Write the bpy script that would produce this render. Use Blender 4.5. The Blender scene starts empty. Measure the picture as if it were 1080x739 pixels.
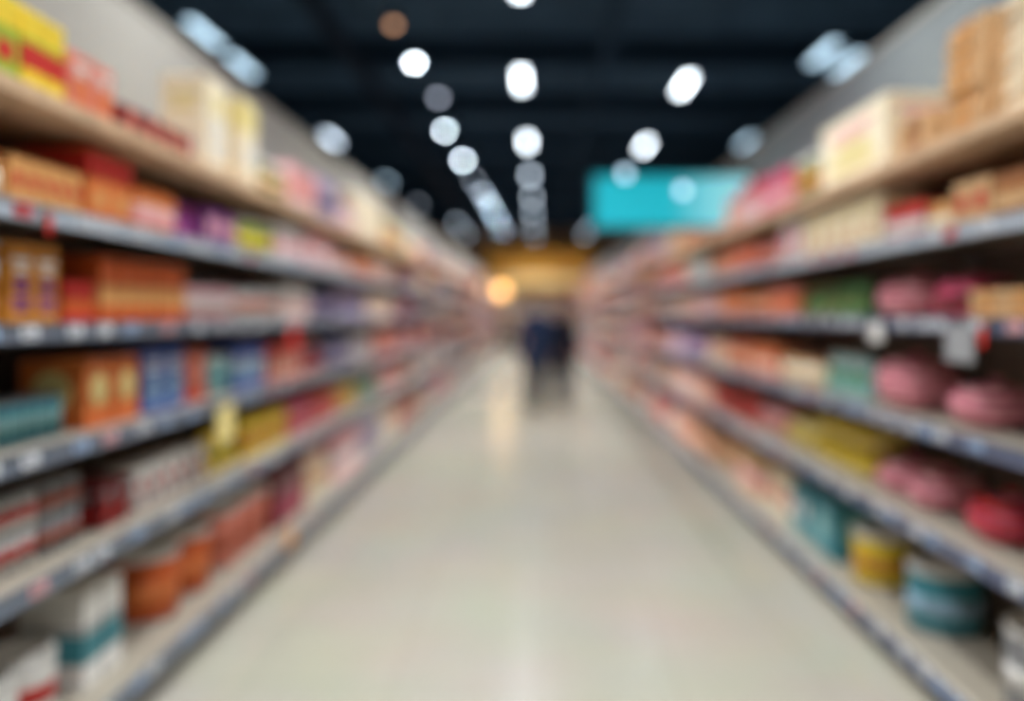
import bpy, bmesh, math, random
from mathutils import Vector, Matrix
random.seed(11)
sc = bpy.context.scene
COL = sc.collection
R = math.radians

# ------------------------------------------------------------------ camera, world, exposure
EYE = 1.55
FPX = 900.0                      # focal length in pixels of the 1080 px wide frame
cam_data = bpy.data.cameras.new('camera')
cam_data.sensor_width = 36.0
cam_data.lens = 36.0 * FPX / 1080.0
cam_data.shift_x = -25.0 / 1080.0
cam_data.shift_y = -39.5 / 1080.0
cam_data.clip_start = 0.05
cam_data.clip_end = 200
cam_data.dof.use_dof = True
cam_data.dof.focus_distance = 1.2
cam_data.dof.aperture_fstop = 0.68
cam = bpy.data.objects.new('camera', cam_data)
cam.location = (0, 0, EYE)
cam.rotation_euler = (R(90), 0, 0)
COL.objects.link(cam)
sc.camera = cam

world = bpy.data.worlds.new('world')
world.use_nodes = True
world.node_tree.nodes['Background'].inputs['Color'].default_value = (0.5, 0.6, 0.75, 1)
world.node_tree.nodes['Background'].inputs['Strength'].default_value = 0.02
sc.world = world
sc.view_settings.view_transform = 'Standard'
sc.view_settings.look = 'None'
sc.view_settings.exposure = 0.2
sc.view_settings.gamma = 1.0
sc.view_settings.use_curve_mapping = False
LAMP_POWER = 50.0                # watts of the area light set under each ceiling lamp
LAMP_GLOW = 7.2                  # brightness of a lamp face seen from the side
LAMP_COL = (0.93, 0.97, 1.0)
sc.cycles.use_denoising = True
sc.cycles.denoising_prefilter = 'ACCURATE'
sc.cycles.use_adaptive_sampling = False
sc.cycles.sample_clamp_indirect = 4.0
sc.cycles.max_bounces = 7
sc.cycles.diffuse_bounces = 4
sc.cycles.glossy_bounces = 3

# ------------------------------------------------------------------ materials
def srgb(c):
    return tuple((v/255/12.92 if v/255 <= .04045 else ((v/255+.055)/1.055)**2.4) for v in c)
MATS = {}
def mat(name, rgb, rough=.55, metal=0., spec=.4, noise=.06, scale=30., bump=0., coat=0.):
    if name in MATS: return MATS[name]
    m = bpy.data.materials.new(name); m.use_nodes = True
    nt = m.node_tree; b = nt.nodes['Principled BSDF']
    c = srgb(rgb)
    tc = nt.nodes.new('ShaderNodeTexCoord'); nz = nt.nodes.new('ShaderNodeTexNoise')
    nz.inputs['Scale'].default_value = scale
    nt.links.new(tc.outputs['Object'], nz.inputs['Vector'])
    rp = nt.nodes.new('ShaderNodeValToRGB')
    rp.color_ramp.elements[0].position = .3; rp.color_ramp.elements[1].position = .7
    rp.color_ramp.elements[0].color = tuple(max(0, v*(1-noise)) for v in c) + (1,)
    rp.color_ramp.elements[1].color = tuple(min(1, v*(1+noise)) for v in c) + (1,)
    nt.links.new(nz.outputs['Fac'], rp.inputs['Fac'])
    nt.links.new(rp.outputs['Color'], b.inputs['Base Color'])
    b.inputs['Roughness'].default_value = rough
    b.inputs['Metallic'].default_value = metal
    b.inputs['Specular IOR Level'].default_value = spec
    b.inputs['Coat Weight'].default_value = coat
    if bump:
        bp = nt.nodes.new('ShaderNodeBump'); bp.inputs['Strength'].default_value = bump
        bp.inputs['Distance'].default_value = .004
        nt.links.new(nz.outputs['Fac'], bp.inputs['Height']); nt.links.new(bp.outputs['Normal'], b.inputs['Normal'])
    MATS[name] = m
    return m
def emat(name, rgb, strength, col2=None):
    m = bpy.data.materials.new(name); m.use_nodes = True
    nt = m.node_tree; b = nt.nodes['Principled BSDF']
    c = srgb(rgb) + (1,)
    b.inputs['Base Color'].default_value = c
    b.inputs['Emission Color'].default_value = c
    b.inputs['Emission Strength'].default_value = strength
    MATS[name] = m
    return m
def stripes(name, a, b_, scale=40, rough=.35, dist=2.0):
    m = bpy.data.materials.new(name); m.use_nodes = True
    nt = m.node_tree; b = nt.nodes['Principled BSDF']
    tc = nt.nodes.new('ShaderNodeTexCoord'); w = nt.nodes.new('ShaderNodeTexWave')
    w.bands_direction = 'Z'; w.inputs['Scale'].default_value = scale; w.inputs['Distortion'].default_value = dist
    nt.links.new(tc.outputs['Object'], w.inputs['Vector'])
    rp = nt.nodes.new('ShaderNodeValToRGB')
    rp.color_ramp.elements[0].position = .35; rp.color_ramp.elements[1].position = .6
    rp.color_ramp.elements[0].color = srgb(a) + (1,); rp.color_ramp.elements[1].color = srgb(b_) + (1,)
    nt.links.new(w.outputs['Fac'], rp.inputs['Fac']); nt.links.new(rp.outputs['Color'], b.inputs['Base Color'])
    b.inputs['Roughness'].default_value = rough
    MATS[name] = m
    return m

PAL = {
 'orange': (226,118,52), 'deep orange': (205,88,30), 'golden': (205,130,38), 'amber': (222,156,88), 'red': (205,42,34),
 'dark red': (120,26,30), 'salmon': (228,130,108), 'pink': (220,82,120), 'pale pink': (240,172,176), 'magenta': (160,30,110),
 'purple': (118,52,124), 'lilac': (178,160,196), 'blue': (40,80,160), 'navy': (34,46,98), 'pale blue': (150,184,206),
 'teal': (60,138,150), 'pale teal': (140,190,188), 'green': (70,128,66), 'olive': (112,112,58), 'lime': (160,180,50),
 'yellow': (240,204,44), 'pale yellow': (238,218,140), 'cream': (250,234,202), 'white': (226,222,216), 'grey': (150,150,152),
 'tan': (216,172,122), 'kraft brown': (164,104,62), 'brown': (112,64,40), 'peach': (236,164,122), 'rust': (178,78,44),
}
def soft(c, k=.07):
    g = sum(PAL[c])/3*.96
    return tuple(v*(1-k)+g*k for v in PAL[c])
def pm(c): return mat('print_' + c.replace(' ', '_'), soft(c), rough=.5, spec=.35, noise=.08, scale=24)
def plastic(c): return mat('film_' + c.replace(' ', '_'), soft(c), rough=.28, spec=.5, noise=.14, scale=38, bump=.5)
def metal(c='grey'): return mat('tinplate_' + c.replace(' ', '_'), PAL[c], rough=.3, metal=.7, noise=.03)

M_floor = None
def floor_material():
    m = bpy.data.materials.new('polished_floor'); m.use_nodes = True
    nt = m.node_tree; b = nt.nodes['Principled BSDF']
    tc = nt.nodes.new('ShaderNodeTexCoord')
    br = nt.nodes.new('ShaderNodeTexBrick'); br.offset = 0
    br.inputs['Scale'].default_value = 1.0
    br.inputs['Brick Width'].default_value = .6; br.inputs['Row Height'].default_value = .6
    br.inputs['Mortar Size'].default_value = .003
    br.inputs['Color1'].default_value = srgb((160,154,140)) + (1,)
    br.inputs['Color2'].default_value = srgb((157,151,137)) + (1,)
    br.inputs['Mortar'].default_value = srgb((138,132,118)) + (1,)
    nt.links.new(tc.outputs['Object'], br.inputs['Vector'])
    nz = nt.nodes.new('ShaderNodeTexNoise'); nz.inputs['Scale'].default_value = 1.3; nz.inputs['Detail'].default_value = 6
    nt.links.new(tc.outputs['Object'], nz.inputs['Vector'])
    mx = nt.nodes.new('ShaderNodeMixRGB'); mx.blend_type = 'OVERLAY'; mx.inputs['Fac'].default_value = .12
    nt.links.new(br.outputs['Color'], mx.inputs['Color1']); nt.links.new(nz.outputs['Color'], mx.inputs['Color2'])
    nt.links.new(mx.outputs['Color'], b.inputs['Base Color'])
    b.inputs['Roughness'].default_value = .2
    b.inputs['Specular IOR Level'].default_value = 1.0
    return m

# ------------------------------------------------------------------ mesh builder
class MB:
    def __init__(s): s.v = []; s.f = []; s.m = []; s.sm = []; s.mats = []
    def mi(s, m):
        if m not in s.mats: s.mats.append(m)
        return s.mats.index(m)
    def add(s, verts, faces, m, smooth=False):
        o = len(s.v); i = s.mi(m)
        s.v += [tuple(p) for p in verts]
        for f in faces: s.f.append(tuple(o+k for k in f)); s.m.append(i); s.sm.append(smooth)
        return s
    def box(s, c, d, m):
        x, y, z = c; a, b, e = d[0]/2, d[1]/2, d[2]/2
        vs = [(x+i*a, y+j*b, z+k*e) for i in (-1,1) for j in (-1,1) for k in (-1,1)]
        return s.add(vs, [(0,1,3,2),(4,6,7,5),(0,4,5,1),(2,3,7,6),(0,2,6,4),(1,5,7,3)], m)
    def cbox(s, c, d, m, e=.004):
        """box with chamfered edges"""
        x, y, z = c; h = [d[0]/2, d[1]/2, d[2]/2]; e = min(e, min(h)*.8)
        vs = []; idx = {}
        for i in (-1,1):
            for j in (-1,1):
                for k in (-1,1):
                    for ax in range(3):
                        p = [i*h[0], j*h[1], k*h[2]]
                        for q in range(3):
                            if q != ax: p[q] -= (i,j,k)[q]*e
                        idx[(i,j,k,ax)] = len(vs); vs.append((x+p[0], y+p[1], z+p[2]))
        fs = []
        for ax in range(3):
            u, w = [q for q in range(3) if q != ax]
            for sg in (-1,1):
                ring = []
                for (a, b) in ((-1,-1),(1,-1),(1,1),(-1,1)):
                    k = [0,0,0]; k[ax] = sg; k[u] = a; k[w] = b
                    ring.append(idx[(k[0],k[1],k[2],ax)])
                fs.append(tuple(ring if (sg > 0) == (ax != 1) else ring[::-1]))
        for ax in range(3):
            u, w = [q for q in range(3) if q != ax]
            for a in (-1,1):
                for b in (-1,1):
                    k0 = [0,0,0]; k0[u] = a; k0[w] = b; k1 = list(k0); k0[ax] = -1; k1[ax] = 1
                    q = [idx[tuple(k0)+(u,)], idx[tuple(k1)+(u,)], idx[tuple(k1)+(w,)], idx[tuple(k0)+(w,)]]
                    fs.append(tuple(q))
        for i in (-1,1):
            for j in (-1,1):
                for k in (-1,1): fs.append(tuple(idx[(i,j,k,ax)] for ax in range(3)))
        return s.add(vs, fs, m)
    def lathe(s, prof, m, n=24, c=(0,0,0), axis='Z', smooth=True, mfun=None):
        vs = []
        for (r, z) in prof:
            for k in range(n):
                a = 2*math.pi*k/n
                p = (r*math.cos(a), r*math.sin(a), z)
                if axis == 'X': p = (p[2], p[0], p[1])
                if axis == 'Y': p = (p[0], p[2], p[1])
                vs.append((c[0]+p[0], c[1]+p[1], c[2]+p[2]))
        fs = []
        for i in range(len(prof)-1):
            for k in range(n):
                fs.append((i*n+k, i*n+(k+1)%n, (i+1)*n+(k+1)%n, (i+1)*n+k))
        s.add(vs, fs, m, smooth)
        caps = []
        if prof[0][0] > 1e-6: caps.append(tuple(range(n))[::-1])
        if prof[-1][0] > 1e-6: caps.append(tuple((len(prof)-1)*n+k for k in range(n)))
        if caps:
            o = len(s.v)-len(vs)
            for cf in caps: s.f.append(tuple(o+k for k in cf)); s.m.append(s.mi(m)); s.sm.append(False)
        return s
    def tube(s, p0, p1, r0, r1, m, n=12, cap=True):
        p0, p1 = Vector(p0), Vector(p1); d = (p1-p0).normalized()
        u = d.orthogonal().normalized(); w = d.cross(u)
        vs = []
        for p, r in ((p0, r0), (p1, r1)):
            for k in range(n):
                a = 2*math.pi*k/n; vs.append(p + u*r*math.cos(a) + w*r*math.sin(a))
        fs = [(k, (k+1)%n, n+(k+1)%n, n+k) for k in range(n)]
        s.add(vs, fs, m, True)
        if cap:
            o = len(s.v)-2*n
            s.f.append(tuple(o+k for k in range(n))[::-1]); s.m.append(s.mi(m)); s.sm.append(False)
            s.f.append(tuple(o+n+k for k in range(n))); s.m.append(s.mi(m)); s.sm.append(False)
        return s
    def ellip(s, c, r, m, nu=16, nv=10, rot=None):
        vs = []; fs = []
        for j in range(nv+1):
            t = math.pi*j/nv
            for i in range(nu):
                a = 2*math.pi*i/nu
                p = Vector((r[0]*math.sin(t)*math.cos(a), r[1]*math.sin(t)*math.sin(a), r[2]*math.cos(t)))
                if rot: p = rot @ p
                vs.append(p + Vector(c))
        for j in range(nv):
            for i in range(nu):
                fs.append((j*nu+i, (j+1)*nu+i, (j+1)*nu+(i+1)%nu, j*nu+(i+1)%nu))
        return s.add(vs, fs, m, True)
    def merge(s, o, M=None):
        off = len(s.v)
        s.v += [tuple(M @ Vector(p)) for p in o.v] if M else list(o.v)
        mp = [s.mi(m) for m in o.mats]
        s.f += [tuple(off+k for k in f) for f in o.f]; s.m += [mp[k] for k in o.m]; s.sm += o.sm
        return s
    def mesh(s, name):
        me = bpy.data.meshes.new(name)
        me.from_pydata(s.v, [], s.f)
        for m in s.mats: me.materials.append(m)
        me.polygons.foreach_set('material_index', s.m)
        me.polygons.foreach_set('use_smooth', s.sm)
        bm = bmesh.new(); bm.from_mesh(me); bmesh.ops.recalc_face_normals(bm, faces=bm.faces); bm.to_mesh(me); bm.free()
        me.update()
        return me

def obj(name, mesh, parent=None, loc=None, rz=None):
    if isinstance(mesh, MB): mesh = mesh.mesh(name)
    o = bpy.data.objects.new(name, mesh); COL.objects.link(o)
    if parent: o.parent = parent
    if loc is not None: o.location = loc
    if rz is not None: o.rotation_euler = (0, 0, rz)
    return o
def empty(name, loc=(0,0,0), rz=0):
    o = bpy.data.objects.new(name, None); o.empty_display_size = .1; COL.objects.link(o)
    o.location = loc; o.rotation_euler = (0, 0, rz)
    return o
def tag(o, label=None, cat=None, group=None, kind=None):
    if label: o['label'] = label
    if cat: o['category'] = cat
    if group: o['group'] = group
    if kind: o['kind'] = kind
    return o
def struct(name, mb, loc=None): return tag(obj(name, mb, loc=loc), kind='structure')
ORD = ['first','second','third','fourth','fifth','sixth','seventh','eighth','ninth','tenth','eleventh','twelfth','thirteenth',
       'fourteenth','fifteenth','sixteenth','seventeenth','eighteenth','nineteenth','twentieth','twenty-first','twenty-second',
       'twenty-third','twenty-fourth','twenty-fifth','twenty-sixth','twenty-seventh','twenty-eighth','twenty-ninth','thirtieth']

# ------------------------------------------------------------------ structure
Y_END = 36.0
WALL_X = 2.10
M_wall = mat('painted_plaster', (160,157,150), rough=.8, spec=.2, noise=.03, scale=3)
M_ceil = mat('dark_ceiling', (46,64,82), rough=.95, spec=.03, noise=.2, scale=1.5)
M_beam = mat('black_steel', (34,50,66), rough=.95, spec=.03)
M_dark = mat('dark_wall', (70,74,80), rough=.9, spec=.1)
struct('floor', MB().box((0, 16, -.05), (18, 44, .1), floor_material()))
struct('ceiling', MB().box((0, 16, 5.45), (18, 44, .1), M_ceil))
struct('wall_left', MB().box((-WALL_X-.06, 16, 1.575), (.12, 40, 3.15), M_wall))
struct('wall_right', MB().box((WALL_X+.06, 16, 1.575), (.12, 40, 3.15), mat('plaster_in_dimmer_light', (128,134,136), rough=.8, spec=.2, noise=.03, scale=3)))  # dimmer, cooler light on the right wall is put into its colour
struct('wall_outer_left', MB().box((-8.95, 16, 2.7), (.1, 44, 5.4), M_dark))
struct('wall_outer_right', MB().box((8.95, 16, 2.7), (.1, 44, 5.4), M_dark))
struct('wall_back', MB().box((0, -5.95, 2.7), (17.8, .1, 5.4), M_dark))
struct('wall_far', MB().box((0, 37.95, 2.7), (17.8, .1, 5.4), mat('far_wall_paint', (150,120,92), rough=.8, spec=.2)))
k = 1
for yy in range(-3, 37, 3):                                 # ceiling beams across the aisle
    b = MB()
    b.box((0, yy, 5.02), (17.8, .14, .02), M_beam); b.box((0, yy, 5.22), (17.8, .03, .36), M_beam); b.box((0, yy, 5.39), (17.8, .14, .02), M_beam)
    struct('trim_%d' % k, b); k += 1
for xx, w in ((-4.6, .1), (.9, .1), (4.4, .1)):             # long joists
    struct('trim_%d' % k, MB().box((xx, 16, 4.95), (w, 43.8, .1), M_beam)); k += 1
for sgn, sd in ((-1, 'left'), (1, 'right')):                # capping along the wall tops
    struct('trim_%d' % k, MB().box((sgn*(WALL_X+.06), 16, 3.165), (.14, 40, .03), M_wall)); k += 1

M_duct = mat('duct_metal', (26,34,46), rough=.9, spec=.05)
d = MB()
d.tube((-2.35, 4.0, 4.82), (-2.35, 36.5, 4.82), .1, .1, M_duct, n=20)
for yy in range(5, 36, 3): d.tube((-2.35, yy, 4.82), (-2.35, yy+.08, 4.82), .112, .112, M_duct, n=20)
tag(obj('ventilation_duct', d), 'long round grey ventilation duct under the dark ceiling, left of the centre lamps', 'duct')

# ------------------------------------------------------------------ ceiling lamps
LZ = EYE + 3.0
M_house = mat('lamp_housing', (40,44,50), rough=.4, metal=.5)
def glow(i, s, col=(236,246,255)):
    n = 'lamp_diffuser_%d' % i
    return MATS.get(n) or emat(n, col, s)
glowm = {q: emat('lamp_face_%s' % q, c, s) for q, c, s in (('bright', (232,245,255), LAMP_GLOW*1.5), ('near', (233,245,255), LAMP_GLOW*1.5), ('soft', (176,206,226), LAMP_GLOW*.42), ('mid', (214,232,250), LAMP_GLOW*.75),
        ('dim', (190,205,225), LAMP_GLOW*.25), ('warm', (200,150,115), LAMP_GLOW*.2))}
glowr = {q: emat('round_lamp_face_%s' % q, c, s) for q, c, s in (('bright', (226,242,255), LAMP_GLOW*2.6), ('mid', (206,226,248), LAMP_GLOW*1.5),
        ('dim', (190,200,220), LAMP_GLOW*.75), ('warm', (200,150,115), LAMP_GLOW*.45))}
def lamp_meshes(shape, L, q):
    h = MB(); f = MB(); c = MB()
    if shape == 'linear':
        h.cbox((0, 0, .035), (.13, L+.04, .05), M_house, .008)
        f.cbox((0, 0, .004), (.1, L, .012), glowm[q], .003)
        for s_ in (-1, 1): c.tube((0, s_*L*.4, .06), (0, s_*L*.4, 5.4-LZ), .003, .003, M_beam, n=6)
    else:
        h.lathe([(.049, .0), (.062, .002), (.07, .02), (.068, .1), (.05, .13), (.02, .14)], M_house)
        f.lathe([(.0, -.045), (.025, -.04), (.04, -.027), (.047, -.008), (.047, .006)], glowr[q])
        c.tube((0, 0, .13), (0, 0, 5.4-LZ), .006, .006, M_beam, n=8)
    return h.mesh('housing'), f.mesh('diffuser'), c.mesh('suspension_cable')
LM = {}
light_data = {}
def lamp(x, y, shape, q, label, group, L=.85):
    key = (shape, q, L)
    if key not in LM: LM[key] = lamp_meshes(shape, L, q)
    nm = 'linear_lamp' if shape == 'linear' else 'dome_lamp'
    t = empty(nm, (x, y, LZ))
    tag(t, label, 'ceiling lamp', group)
    for n_, me in zip(('housing', 'diffuser', 'suspension_cable'), LM[key]): obj(n_, me, t)
    if q in ('bright', 'near', 'mid', 'soft'):
        kk = (shape, q)
        if kk not in light_data:
            ld = bpy.data.lights.new('lamp_light', 'AREA')
            ld.shape = 'RECTANGLE'; ld.size = .1; ld.size_y = L if shape == 'linear' else .1
            ld.energy = LAMP_POWER * {'bright': 1.35, 'near': .8}.get(q, 1.75) * (1 if shape == 'linear' else 1.5)
            ld.spread = R(128)      # narrowed to keep the added area light unseen along the aisle
            ld.color = LAMP_COL
            light_data[kk] = ld
        lo = bpy.data.objects.new('lamp_light', light_data[kk]); COL.objects.link(lo)
        lo.parent = t; lo.location = (0, 0, -.02)
def lpos(px, py):
    dd = FPX*3.0/(330-py); return ((px-565)*dd/FPX, dd)
ROWS = [
 ('centre row', 'linear', [(548,-22,'bright'),(550,85,'bright'),(556,150,'bright'),(559,185,'mid'),(561,208,'mid'),(562,224,'mid'),(563,238,'mid'),(563.5,249,'mid')]),
 ('row of round lamps left of centre', 'round', [(415,25,'warm'),(437,65,'bright'),(462,102,'dim'),(469,137,'bright'),(488,168,'bright'),(500,189,'dim'),(509,204,'mid'),(516,217,'mid'),(523,229,'mid'),(530,242,'mid')]),
 ('outer left row', 'linear', [(216,36,'soft'),(256,70,'soft'),(350,147,'mid'),(408,192,'soft'),(441,216,'dim'),(482,236,'mid'),(491,246,'mid')]),
 ('right row', 'linear', [(722,90,'bright'),(680,154,'bright'),(629,227,'mid'),(623,240,'mid'),(617,247,'mid')]),
 ('outer right row', 'linear', [(868,57,'soft'),(893,68,'soft'),(787,150,'soft')]),
]
for rn, shape, pts in ROWS:
    for i, (px, py, q) in enumerate(pts):
        x, y = lpos(px, py)
        if shape == 'linear':
            kind = 'dim grey linear lamp' if q == 'dim' else 'white linear lamp'
        else:
            kind = {'warm': 'faint brownish round lamp', 'dim': 'dim grey round lamp'}.get(q, 'white round lamp')
        lamp(x, y, shape, q, '%s, %s from the front in the %s' % (kind, ORD[i], rn) if 'lamps' not in rn else
             '%s, %s from the front in the row left of centre' % (kind, ORD[i]), 'ceiling lamps, ' + rn)
# rows carry on unseen overhead; the right one is moved inward against floor shade
for rn, x in (('left', -1.45), ('centre', -.18), ('right', 1.1)):
    for i, y in enumerate((4.6, 1.6, -1.4)):
        lamp(x, y, 'linear', 'near', 'white linear lamp above the near end of the aisle, %s row, %s overhead' % (rn, ORD[i]), 'ceiling lamps overhead, %s row' % rn)
for sgn, sd in ((-1, 'left'), (1, 'right')):
    lamp(sgn*3.55, 4.2, 'linear', 'near', 'white linear lamp overhead beyond the near end of the %s wall' % sd, 'ceiling lamps overhead, outer rows')

# warm globe pendant near the end of the aisle
gx, gy, gz = (529-565)*28/FPX, 28.0, EYE + (330-307)*28/FPX
t = tag(empty('globe_pendant', (gx, gy, gz)), 'glowing warm round globe lamp hanging near the far end of the aisle', 'pendant lamp')
g = MB(); g.ellip((0, 0, 0), (.19, .19, .19), emat('warm_globe_glass', (255,196,120), 2.9), 28, 16); obj('globe', g, t)
c = MB(); c.lathe([(.06,.17),(.065,.2),(.03,.25),(.01,.26)], M_house); obj('lamp_cap', c, t)
c = MB(); c.tube((0,0,.25), (0,0,5.4-gz), .006, .006, M_beam, n=8); obj('cord', c, t)
pl = bpy.data.lights.new('globe_light', 'POINT'); pl.energy = 8; pl.color = (1, .72, .4); pl.shadow_soft_size = .2
lo = bpy.data.objects.new('globe_light', pl); COL.objects.link(lo); lo.parent = t; lo.location = (0, -.45, -.1)

# fascia over the back shelves
fa = MB(); M_fas = mat('yellow_fascia_paint', (236,176,70), rough=.5)
t = tag(empty('fascia_board', (0, 35.5, 0)), 'warm yellow fascia board over the shelves closing the far end of the aisle', 'fascia')
fa.cbox((.2, 0, 3.35), (4.4, .2, 1.5), M_fas, .02); obj('board', fa, t)
fb = MB(); M_cr = mat('cream_strip_paint', (240,222,170), rough=.5); fb.box((.2, -.11, 2.95), (3.4, .02, .32), M_cr); obj('cream_strip', fb, t)
fb = MB()
for xx in (-1.7, 2.1): fb.tube((xx, 0, 4.1), (xx, 0, 5.4), .02, .02, M_beam, n=8)
obj('hanger', fb, t)
for i, xx in enumerate((-1.2, 0, 1.3)):
    t = tag(empty('spotlight', (xx, 32.6, 4.3)), 'small warm spotlight washing the yellow fascia, %s from the left' % ORD[i], 'spotlight', 'spotlights before the fascia')
    h = MB(); h.tube((0, 0, .04), (0, .16, -.06), .05, .06, M_house, n=14); obj('housing', h, t)
    h = MB(); h.tube((0, .06, .02), (0, .06, 1.1), .01, .01, M_beam, n=8); obj('hanging_rod', h, t)
    sl = bpy.data.lights.new('spot_light', 'SPOT'); sl.energy = 14; sl.color = (1, .78, .45); sl.spot_size = R(95); sl.spot_blend = .6; sl.shadow_soft_size = .05
    lo = bpy.data.objects.new('spot_light', sl); COL.objects.link(lo); lo.parent = t; lo.location = (0, .2, -.09)
    lo.rotation_euler = (R(66), 0, 0)

# hanging turquoise sign
SY = 7.8; sx = SY/FPX
t = tag(empty('hanging_sign', ((708-565)*sx, SY, EYE + (330-213)*sx)), 'blank turquoise backlit sign hanging over the right shelves', 'sign')
W_, H_ = 164*sx, 54*sx
def sign_mat():
    m = bpy.data.materials.new('turquoise_backlit_acrylic'); m.use_nodes = True
    nt = m.node_tree; b = nt.nodes['Principled BSDF']
    tc = nt.nodes.new('ShaderNodeTexCoord'); sp = nt.nodes.new('ShaderNodeSeparateXYZ'); nt.links.new(tc.outputs['Object'], sp.inputs[0])
    mr = nt.nodes.new('ShaderNodeMapRange'); mr.inputs['From Min'].default_value = 0; mr.inputs['From Max'].default_value = W_*.42
    nt.links.new(sp.outputs['X'], mr.inputs['Value'])
    mx = nt.nodes.new('ShaderNodeMixRGB'); mx.inputs['Color1'].default_value = srgb((14,160,176))+(1,); mx.inputs['Color2'].default_value = srgb((140,212,222))+(1,)  # glow of lamps over the right half is painted in as a paler blend
    nt.links.new(mr.outputs[0], mx.inputs['Fac'])
    nt.links.new(mx.outputs['Color'], b.inputs['Emission Color']); nt.links.new(mx.outputs['Color'], b.inputs['Base Color'])
    b.inputs['Emission Strength'].default_value = .75
    return m
s1 = MB(); s1.cbox((0, 0, 0), (W_, .1, H_), sign_mat(), .01); obj('panel', s1, t)
s1 = MB(); M_sf = mat('sign_frame', (30,90,100), rough=.4)
for (cx, cz, w, h) in ((0, H_/2+.01, W_+.04, .03), (0, -H_/2-.01, W_+.04, .03), (-W_/2-.01, 0, .03, H_), (W_/2+.01, 0, .03, H_)):
    s1.box((cx, 0, cz), (w, .12, h), M_sf)
obj('frame', s1, t)
for xx in (-W_*.35, W_*.35):
    s1 = MB(); s1.tube((xx, 0, H_/2), (xx, 0, 5.4-(EYE+(330-213)*sx)), .008, .008, M_beam, n=8); obj('hanging_rod', s1, t)

for (px, py) in ((657, 187), (716, 204)):  # added lamps, standing in for distant ceiling lamps the sign would hide
    s1 = MB(); lx = (px-708)*sx; lz = (213-py)*sx
    s1.tube((lx, -.05, lz), (lx, -.16, lz), .012, .012, M_house, n=8); s1.tube((lx, -.16, lz), (lx, -.2, lz), .04, .05, M_house, n=18)
    h_ = obj('added_lamp_head', s1, t)
    s1 = MB(); s1.lathe([(0, -.206), (.03, -.206), (.042, -.202), (.042, -.2)], glowm['soft'], c=(lx, 0, lz), axis='Y'); obj('added_lamp_lens', s1, h_)

# ------------------------------------------------------------------ shelving bays
FRONT = {'left': 1.50, 'right': 1.55}
LEVELS = {'left': [2.23, 1.87, 1.51, 1.13, .735, .17], 'right': [2.22, 1.87, 1.525, 1.10, .68, .13]}   # shelf tops
BAY = 1.3; Y0 = 1.4; NB = 26
M_shelf = mat('shelf_enamel', (168,158,142), rough=.45, noise=.02)
M_wood = mat('wood_shelf', (202,168,134), rough=.55, noise=.16, scale=9)
M_back = mat('taupe_back_panel', (112,98,88), rough=.75, spec=.2)
M_up = mat('upright_steel', (128,124,118), rough=.4, metal=.3)
M_rail = {'left': mat('slate_rail', (106,114,126), rough=.35), 'right': mat('blue_rail', (92,98,120), rough=.35)}
M_railpale = mat('pale_rail', (176,184,194), rough=.35)
M_tag = mat('paper_ticket', (226,228,232), rough=.5, noise=.02)
M_tagp = mat('pale_blue_ticket', (160,184,216), rough=.5)
M_tagr = mat('red_ticket', (206,60,60), rough=.5)
M_tagpk = mat('pink_ticket', (230,170,170), rough=.5)
M_ink = mat('ticket_ink', (70,72,84), rough=.6)
LVN = ['top', 'second', 'third', 'fourth', 'fifth', 'bottom']

def tag_mb(m):
    b = MB(); b.cbox((0, -.003, 0), (.085, .004, .04), m, .001)
    b.box((0, -.0053, -.008), (.06, .0012, .006), M_ink); b.box((-.015, -.0053, .008), (.03, .0012, .01), M_ink)
    return b
TAGM = {q: tag_mb(m) for q, m in (('w', M_tag), ('b', M_tagp), ('r', M_tagr), ('p', M_tagpk))}
TAGMESH = {q: b.mesh('price_tag') for q, b in TAGM.items()}
SH = {}
def shelf_mesh(depth, i, side):
    key = (side, i)
    if key in SH: return SH[key]
    b = MB()
    if i == 0:
        b.cbox((0, -depth/2, -.022), (BAY-.006, depth, .044), M_wood, .004)
        r = MB(); r.cbox((0, -depth-.006, -.022), (BAY-.004, .012, .05), M_wood, .003)
    else:
        b.cbox((0, -depth/2, -.004), (BAY-.006, depth, .008), M_shelf, .002)
        b.box((0, -depth+.01, -.02), (BAY-.006, .02, .03), M_shelf)
        b.box((0, -.02, -.02), (BAY-.006, .02, .03), M_shelf)
        for xx in (-BAY/2+.04, BAY/2-.04): b.box((xx, -depth/2, -.025), (.012, depth-.05, .034), M_up)
        r = MB(); mr_ = M_railpale if i == 1 else M_rail[side]
        r.box((0, -depth-.004, -.02), (BAY-.003, .008, .052), mr_)
        r.box((0, -depth-.010, .008), (BAY-.003, .012, .005), mr_); r.box((0, -depth-.010, -.045), (BAY-.003, .012, .005), mr_)
    SH[key] = (b.mesh('shelf'), r.mesh('edge_strip' if i == 0 else 'price_rail'), r)
    return SH[key]
PAN = {}
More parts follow.
